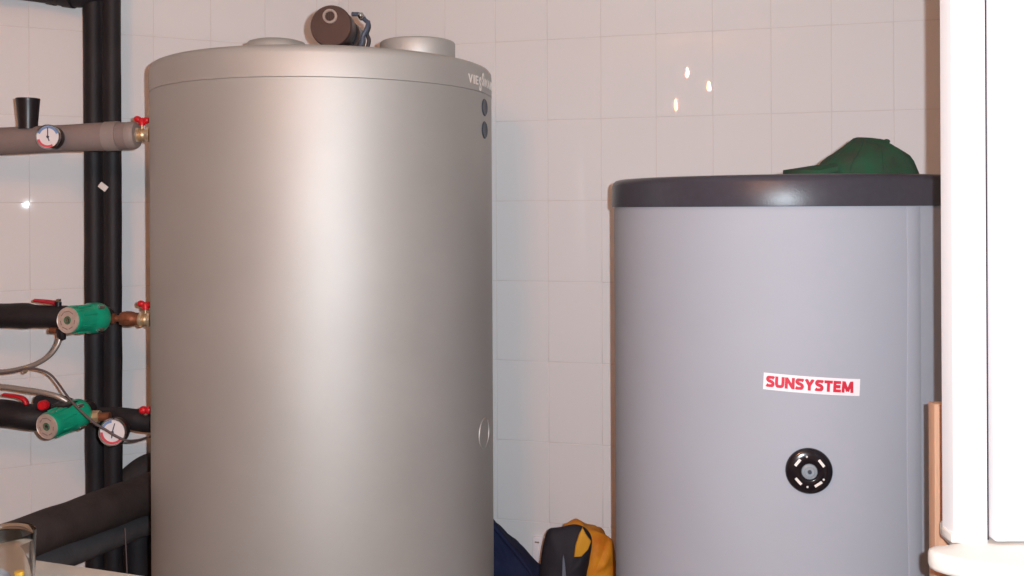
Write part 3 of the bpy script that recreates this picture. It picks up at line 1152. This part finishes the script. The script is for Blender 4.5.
# gland with nut under pump
bm = bmesh.new()
gl = W(61, 333, YM - 0.03)
lathe(bm, [(0, -0.018), (0.0085, -0.018), (0.0105, -0.012), (0.0105, 0.01), (0, 0.01)], gl, (-0.15, -0.1, 1), segs=10)
new_obj('cable_gland', bm, 'black_plastic', p1, smooth=30)
# copper coupling
bm = bmesh.new()
YK = YM - 0.0
a, b_ = W(97, 318, YK), W(139, 319, YK)
L = (b_ - a).length
d = (b_ - a).normalized()
u = YK / FPX
cp = thing('pipe_coupling', a.lerp(b_, .5) - Vector((0, 0, .02)), 'brown copper pipe coupling right of the upper green pump', 'coupling')
lathe(bm, [(0, 0), (6.5 * u, 0), (6.5 * u, L * .14), (4.2 * u, L * .17), (4.4 * u, L * .30), (5.2 * u, L * .33), (5.2 * u, L * .43), (3.2 * u, L * .46), (3.2 * u, L * .54), (6.2 * u, L * .57), (7.2 * u, L * .64), (7.2 * u, L * .86), (6.4 * u, L * .9), (6.4 * u, L), (0, L)], a, d, segs=24)
new_obj('sleeve', bm, 'copper', cp, smooth=35)
bm = bmesh.new()
lathe(bm, [(0, -L * .07), (7.6 * u, -L * .07), (7.6 * u, L * .07), (0, L * .07)], a.lerp(b_, .76), d, segs=8)
new_obj('hex_nut', bm, 'copper', cp, smooth=0)
brass_valve(138.5, 152, 319.5, YK, 'nickel valve with red butterfly handle behind the copper coupling', 145.5, 305.5)

# --- lower black pipe, valve with red button, second pump, gauge
YL = 2.44
la = [W(-195, 409, YL + .01), W(-60, 411.5, YL), W(-20, 412.5, YL), W(8, 414, YL), W(30, 416.5, YL), W(58, 418.5, YL + .02)]
lowp = thing('insulated_pipe', W(0, 427, YL), 'black insulated horizontal pipe left of the lower green pump', 'pipe')
bm = bmesh.new()
tube(bm, la, lambda t: (14.3 - 1.6 * max(0, (t - .25) / .75)) * YL / FPX, 22, sub=6, lump=0.16, lscale=13)
new_obj('insulation', bm, 'black_foam', lowp, smooth=60)
lever([(3.5, 394.6), (10, 395.3), (18, 396.6), (23.5, 398.8), (26.5, 403.0), (26.0, 408)], YL, 'bright red bent lever valve on the pipe by the lower green pump', 26, 404, 412, 'red')
bm = bmesh.new()
kn = W(50, 403, YL - 0.01)
tp = thing('mixing_valve', kn - Vector((0, 0, .02)), 'black valve body with round red button above the lower green pump', 'valve')
tube(bm, [W(38, 404, YL), W(48, 402, YL), W(58, 402.5, YL), W(68, 405, YL), W(76, 409, YL)], lambda t: (8.6 - 1.5 * t) * YL / FPX, 18, lump=0.08, lscale=18)
new_obj('body', bm, 'black_foam', tp, smooth=60)
bm = bmesh.new()
rk = W(42.3, 405.5, YL - 0.035)
lathe(bm, [(0, -0.012), (0.0125, -0.012), (0.0125, 0.002), (0.010, 0.005), (0, 0.006)], rk, (-0.1, -1, 0.05), segs=24)
new_obj('button', bm, 'red', tp)

p2, vc2 = pump(47.5, 426.3, YL - 0.125, (-0.30, -0.92, -0.10), 13.6, 0.112, 'lower green circulation pump with round plate tilted down', None, (-0.01, 0.02, 0.07))
# black pipe from pump to tank
lr = thing('insulated_pipe', W(125, 432, YL), 'black insulated stub between the lower green pump and silver tank', 'pipe')
bm = bmesh.new()
tube(bm, [W(97, 413, YL + .02), W(108, 414, YL + .02), W(120, 416, YL + .01), W(132, 419, YL), W(145, 421.5, YL), W(153, 422, YL)], lambda t: (5.2 + 5.6 * min(1, t * 1.5)) * YL / FPX, 20, lump=0.06)
new_obj('insulation', bm, 'black_foam', lr, smooth=60)
fit_ = thing('brass_fitting', W(99, 424, YL - .02), 'short brass fitting right of the lower green pump', 'fitting')
bm = bmesh.new()
tube(bm, [W(84, 417, YL - .015), W(97, 417, YL - .02), W(110, 416.5, YL - .02)], 0.011, 14, sub=4)
new_obj('tube', bm, 'copper', fit_)
bm = bmesh.new()
lathe(bm, [(0, -0.012), (0.0155, -0.012), (0.0155, 0.012), (0, 0.012)], W(95, 416.5, YL - .02), (1, 0, 0), segs=8)
new_obj('hex_nut', bm, 'brass', fit_, smooth=0)
bm = bmesh.new()
kc = W(146, 410.5, YL - 0.02)
kb = thing('valve_knob', kc - Vector((0, 0, .012)), 'round red knob on the black stub beside silver tank', 'knob')
for s in (-1, 1):
    ellipsoid(bm, kc + Vector((s * 0.007, 0, 0.001)), (0.011, 0.010, 0.0105), None, 14, 8)
new_obj('grip', bm, 'red', kb)
bm = bmesh.new()
tube(bm, [kc, W(146, 418, YL - 0.005)], 0.006, 10, sub=2)
new_obj('stem', bm, 'brass', kb)
gauge(112.5, 432.3, YL - 0.10, 13.6, (0.0, -1, 0.05), 'white dial gauge with red lower arc beside the lower stub', [(75, .8), (-95, .5)],
      [(95, 165, 'dial_blue'), (180, 330, 'dial_red')])

# --- flexible conduits and cable
bm = bmesh.new()
cpts = [W(60.5, 336, YM - 0.03), W(57.5, 345, YM - .035), W(50, 355, YM - .04), W(38, 363, YM - .04), (W(22, 368.5, YM - .04)), W(0, 372, YM - .03), W(-50, 373, YM - .02), W(-190, 370, YM + .02)]
tube(bm, cpts, 2.7 * YM / FPX, 12, sub=14, ridge=0.16)
new_obj('flexible_conduit', bm, 'steel_flex', smooth=70, label='silver ribbed conduit curving down from the upper green pump', cat='conduit')
bm = bmesh.new()
tube(bm, [W(-190, 384, YL + .02), W(-50, 384, YL - .02), W(0, 386.5, YL - .04), W(20, 389, YL - .045), (W(40, 392, YL - .05)), W(56, 396, YL - .05), W(66, 401, YL - .045), W(72, 406, YL - .04)], 2.9 * YL / FPX, 12, sub=14, ridge=0.16)
new_obj('flexible_conduit', bm, 'steel_flex', smooth=70, label='silver ribbed conduit running to the lower green pump', cat='conduit')
bm = bmesh.new()
tube(bm, [W(-190, 392, YM + .02), W(-60, 379.5, YM - .05), W(8, 372.5, YM - .055), W(24, 369, YM - .06), W(36, 368.8, YM - .065), W(49, 373.5, YM - .07), W(58, 383, YM - .08), W(68, 397, YM - .13), W(78, 408, YM - .15), W(92, 421, YM - .16),
          W(106, 430, YM - .165), W(118, 437, YM - .165), W(127, 440.5, YM - .15), W(138, 440, YM - .10), W(147, 437.5, YM - .05), W(156, 435.5, YM - .02 )], 1.1 * YM / FPX, 10, sub=8)
new_obj('cable', bm, 'cable', smooth=70, label='thin grey cable crossing the lower green pump and gauge', cat='cable')
bm = bmesh.new()
tieP = W(25.5, 370.5, YM - .05)
lathe(bm, [(0.0075, -0.002), (0.0095, -0.002), (0.0095, 0.002), (0.0075, 0.002), (0.0075, -0.002)], tieP + Vector((0, 0, 0.002)), (1, 0, -0.12), segs=16)
new_obj('cable_tie', bm, 'brass', smooth=40, label='small clip tying grey cable to the silver conduit', cat='clip')

# --- big diagonal insulated pipes low on the left
YD = 2.28
dA, dB = W(-25, 556, YD - .28), W(158, 490, YD + .36)
big = thing('insulated_pipe', (dA + dB) / 2 - Vector((0, 0, .06)), 'thick dark insulated pipe sloping across the lower left', 'pipe', 'sloping insulated pipes')
bm = bmesh.new()
def run_out(A, B, z_end):
    """straight run A-B that bends away to the left behind A"""
    u_ = (B - A)
    return [Vector((-2.65, 1.95, z_end)), Vector((-2.1, 1.90, z_end)), Vector((-1.5, A.y - 0.16, A.z - .005)), A - u_ * 0.16, A, A.lerp(B, .33), A.lerp(B, .66), B]


tube(bm, run_out(dA, dB, dA.z - .02), lambda t: 0.0455 + 0.0095 * max(0, (t - .57) / .43), 28, sub=9, lump=0.08, lscale=9)
new_obj('insulation', bm, 'dark_foam', big, smooth=60)
eA, eB = W(-25, 592, YD - .20), W(158, 519.5, YD + .38)
sml = thing('insulated_pipe', (eA + eB) / 2 - Vector((0, 0, .04)), 'thinner dark insulated pipe sloping just under the thick one', 'pipe', 'sloping insulated pipes')
bm = bmesh.new()
tube(bm, run_out(eA, eB, eA.z - .02), 12.0 * 2.4 / FPX, 22, sub=9, lump=0.07, lscale=10)
new_obj('insulation', bm, 'mid_foam', sml, smooth=60)
bm = bmesh.new()
YB = 2.74
tube(bm, [W(123, 490, YB), W(135, 478, YB), W(146, 470, YB), W(160, 466, YB), W(176, 466, YB)], lambda t: 15.0 * YB / FPX, 22, lump=0.06)
new_obj('insulated_elbow', bm, 'dark_foam', smooth=60, label='short dark bent pipe behind the thick sloping pipe at silver tank', cat='pipe')
bm = bmesh.new()
YP = 2.77
pt = W(138, 500, YP)
tube(bm, [(pt.x, YP, 0.002), (pt.x, YP, .4), (pt.x, YP, pt.z - .03)], 14 * YP / FPX, 22, lump=0.06)
new_obj('insulated_pipe', bm, 'black_foam', smooth=60, label='thick black upright pipe under the sloping pipes beside silver tank', cat='pipe')
bm = bmesh.new()
q0, q1 = W(125, 528, 2.44), W(127.5, 600, 2.44)
tube(bm, [q0, q1, (q1.x, q1.y, 0.002)], 0.0016, 8, sub=4)
new_obj('wire', bm, 'cable', label='thin bare wire hanging in front of the black upright pipe', cat='wire')

# ------------------------------------------------------------------ beige counter with a glass, near left
TZ = 1.085
k1, k2 = W(33, 559.5, 1.39), W(146, 575.5, 1.33)
def on_plane(px, py, z):
    d = ray(px, py)
    t = (z - EYE.z) / d.z
    return EYE + d * t
q1, q2 = on_plane(33, 559, TZ), on_plane(146, 575.5, TZ)
e = (q2 - q1).normalized()
nrm = Vector((e.y, -e.x, 0))
if nrm.y > 0: nrm = -nrm
left_end = q1 - e * 0.55
right_end = q2 + e * 0.10
cnt = thing('counter', (left_end + nrm * .2) * 1.0 - Vector((0, 0, TZ)), 'beige laminate counter top in the lower left foreground', 'counter')
bm = bmesh.new()
dep = 0.34
poly = [left_end, right_end, right_end + nrm * dep, left_end + nrm * dep]
prism(bm, [(p.x, p.y) for p in poly], Matrix.Translation((0, 0, TZ - 0.03)), 0.03, bevel=0.003)
new_obj('top', bm, 'counter', cnt, smooth=30)
for s in (0.04, (right_end - left_end).length - 0.04):
    for dd in (0.04, dep - 0.04):
        bm = bmesh.new()
        p = left_end + e * s + nrm * dd
        box(bm, (p.x, p.y, (TZ - 0.03) / 2), (0.04, 0.04, TZ - 0.03), bevel=0.002)
        new_obj('leg', bm, 'counter', cnt, smooth=30)

gc = on_plane(2, 610, TZ + 0.0)
rimR = W(33, 533, gc.y)
gr = rimR.x - gc.x
gh = rimR.z - TZ
tum = thing('drinking_glass', (gc.x, gc.y, TZ + 0.0005), 'clear glass tumbler with a yellow piece inside on beige counter', 'glass')
bm = bmesh.new()
lathe(bm, [(0, 0), (gr * .88, 0), (gr * .93, 0.004), (gr, gh - .002), (gr * .985, gh), (gr * .96, gh - .001), (gr * .955, gh - 0.01), (gr * .885, 0.010), (0, 0.010)], (gc.x, gc.y, TZ + 0.0005), segs=48)
new_obj('vessel', bm, 'glass', tum, smooth=60)
bm = bmesh.new()
pp = Vector((gc.x, gc.y, TZ))
tube(bm, [pp + Vector((-0.012, -0.004, 0.012)), pp + Vector((-0.006, -0.004, 0.03)), pp + Vector((0.0, -0.006, 0.046))], 0.014, 16, sub=5)
new_obj('marker', bm, 'blue_grey', label='blue grey blunt stick inside the glass tumbler', cat='marker', smooth=50)
bm = bmesh.new()
yb = W(19, 571, gc.y - 0.01)
tube(bm, [Vector((gc.x + .018, gc.y, TZ + .012)), Vector((yb.x, yb.y, TZ + .03)), yb], 0.0055, 12, sub=4)
new_obj('yellow_stub', bm, 'orange_yellow', label='small bright yellow stub inside the glass tumbler', cat='stub', smooth=40)

# ------------------------------------------------------------------ things between the tanks
bench = thing('bench', (0.10, 2.74, 0), 'low wooden bench behind the tanks under the bag', 'bench')
BT = 0.40
bm = bmesh.new()
box(bm, (0.1425, 2.735, BT - 0.0125), (0.395, 0.26, 0.025), bevel=0.003)
new_obj('top', bm, 'wood', bench, smooth=30)
for x in (-0.03, 0.31):
    for y in (2.645, 2.825):
        bm = bmesh.new()
        box(bm, (x, y, (BT - 0.025) / 2), (0.035, 0.035, BT - 0.025), bevel=0.002)
        new_obj('leg', bm, 'wood', bench, smooth=30)

# navy jacket, bundled, sloping down to the right
def cloth_bundle(outline, y0, y1, amp, sc, nsub=6, seed=0.0):
    """rounded heap whose front view follows the outline (x, z)"""
    bm = bmesh.new()
    O = catmull([Vector((a, 0, b_)) for a, b_ in outline + outline[:1]], 5)[:-1]
    cx = sum(p.x for p in O) / len(O)
    cz2 = sum(p.z for p in O) / len(O)
    zmin = BT + 0.001
    rings = []
    for j in range(nsub + 1):
        t = j / nsub
        y = y0 + (y1 - y0) * t
        s = 1 - 0.14 * abs(2 * t - 1) ** 3
        ring = []
        for p in O:
            X, Z = cx + (p.x - cx) * s, cz2 + (p.z - cz2) * s
            Z -= (y - y0) * 0.42 * max(0.0, (Z - BT)) / 0.33
            dn = amp * noise.noise(Vector((X * sc + seed, y * sc, Z * sc))) * 2
            q = Vector((X + dn * 0.6, y + dn, Z + dn * 0.6))
            q.z = max(q.z, zmin)
            ring.append(bm.verts.new(q))
        rings.append(ring)
    n = len(O)
    for A, B in zip(rings, rings[1:]):
        for i in range(n):
            bm.faces.new((A[i], A[(i + 1) % n], B[(i + 1) % n], B[i]))
    for ring, yy in ((rings[0], y0 - .015), (rings[-1], y1 + .015)):
        v = bm.verts.new((cx, yy, cz2))
        inner = [bm.verts.new(w_.co.lerp(v.co, .45) + Vector((0, (-.012 if yy < y1 else .012) + amp * noise.noise(w_.co * sc), 0))) for w_ in ring]
        for i in range(n):
            bm.faces.new((ring[i], ring[(i + 1) % n], inner[(i + 1) % n], inner[i]))
            bm.faces.new((inner[i], inner[(i + 1) % n], v))
    return bm


Yn = 2.68
z = lambda px, py, Y=Yn: (W(px, py, Y).x, W(px, py, Y).z)
nav = thing('jacket', (-0.02, 2.76, BT), 'dark navy cloth jacket sloping out from behind the silver tank', 'jacket')
bm = cloth_bundle([z(476, 505), z(484, 509), z(494, 521), z(508, 535.5), z(524, 551), z(537, 566), z(545, 577), z(550, 600), (0.10, BT + .03), (0.09, BT + .002), (0.0, BT + .002), (-0.09, BT + .002), (-0.10, .55), z(474, 540)], 2.68, 2.84, 0.006, 16, 8)
new_obj('cloth', bm, 'navy', nav, smooth=80)
bm = bmesh.new()
tube(bm, [Vector((*[z(487, 517)[0]], 2.675, z(487, 517)[1])), Vector((z(505, 538)[0], 2.668, z(505, 538)[1])), Vector((z(520, 556)[0], 2.666, z(520, 556)[1])), Vector((z(533, 576)[0], 2.668, z(533, 576)[1])), Vector((z(537, 600)[0], 2.668, z(537, 600)[1]))], 0.006, 10, lump=.2)
new_obj('fold', bm, 'navy', nav, smooth=80)

# black and yellow bag
Yb = 2.62
zb = lambda px, py, Y=Yb: (W(px, py, Y).x, W(px, py, Y).z)
bag = thing('work_bag', (0.19, 2.68, BT), 'black and yellow fabric work bag in front of the tiles', 'bag')
bm = cloth_bundle([zb(566, 526), zb(580, 523.5), zb(592, 529), zb(603, 534), zb(612, 542), zb(617, 552), zb(619, 575), zb(619, 610), (zb(618, 0)[0], BT + .03), (zb(617, 0)[0] - .01, BT + .001), (zb(590, 0)[0], BT + .001), (zb(558, 0)[0], BT + .001), zb(556, 600), zb(558, 550)], 2.655, 2.80, 0.008, 26, 8, 3.1)
new_obj('lining', bm, 'yellow_cloth', bag, smooth=80, label='crumpled yellow side')
bm = cloth_bundle([zb(546, 531), zb(550, 526.5), zb(562, 524), zb(575, 523.0), zb(585, 525.5), zb(590.5, 533), zb(591.5, 546), zb(589, 562), zb(586, 580), zb(585, 640), (zb(583, 0)[0], BT + .001), (zb(560, 0)[0], BT + .001), (zb(541, 0)[0], BT + .001), zb(538, 600), zb(539.5, 572), zb(542, 548)], 2.605, 2.655, 0.004, 20, 6, 1.3)
new_obj('front_panel', bm, 'black_cloth', bag, smooth=80, label='black front panel')
bm = bmesh.new()
fr = Matrix(((1, 0, 0, 0), (0, 0, 1, 2.578), (0, 1, 0, 0), (0, 0, 0, 1)))
yp = 2.585
zz = lambda px, py: zb(px, py, yp)
prism(bm, [zz(582.5, 527.5), zz(586, 534), zz(591, 541), zz(588, 549), zz(581.5, 556), zz(574, 556.5), zz(575.5, 545), zz(579, 534)], fr, 0.012, bevel=0.003)
new_obj('window_patch', bm, 'yellow_patch', bag, smooth=50, label='yellow diamond shaped patch')
bm = bmesh.new()
prism(bm, [zz(563.2, 554), zz(564.6, 560), zz(566, 576), zz(566.5, 620), zz(561.5, 620), zz(562, 576), zz(562.4, 560)], fr, 0.012, bevel=0.001)
new_obj('zip', bm, 'blue_grey', bag, smooth=30)

# white socket plate on the tiles
r_ = ray(541, 550)
t_ = (DB - 0.006) / (NB.x * r_.x + NB.y * r_.y)
pw = EYE + r_ * t_
bm = bmesh.new()
rotB = Matrix.Rotation(math.atan2(DIRB.y, DIRB.x), 3, 'Z')
zc = (EYE + ray(541, 551) * t_).z
sk = thing('wall_socket', pw - NB * 0.01, 'white wall plate on the tiles beside the bag', 'wall plate')
box(bm, Vector((pw.x, pw.y, zc)) - NB * 0.006, (0.048, 0.010, 0.092), rotB, bevel=0.002)
new_obj('plate', bm, 'sticker', sk, smooth=30)
bm = bmesh.new()
box(bm, Vector((pw.x, pw.y, zc + 0.03)) - NB * 0.0113 - DIRB * 0.01, (0.014, 0.002, 0.004), rotB)
new_obj('slot', bm, 'print_grey', sk, smooth=0)

for o in bpy.data.objects:
    if '_o' in o:
        del o['_o']
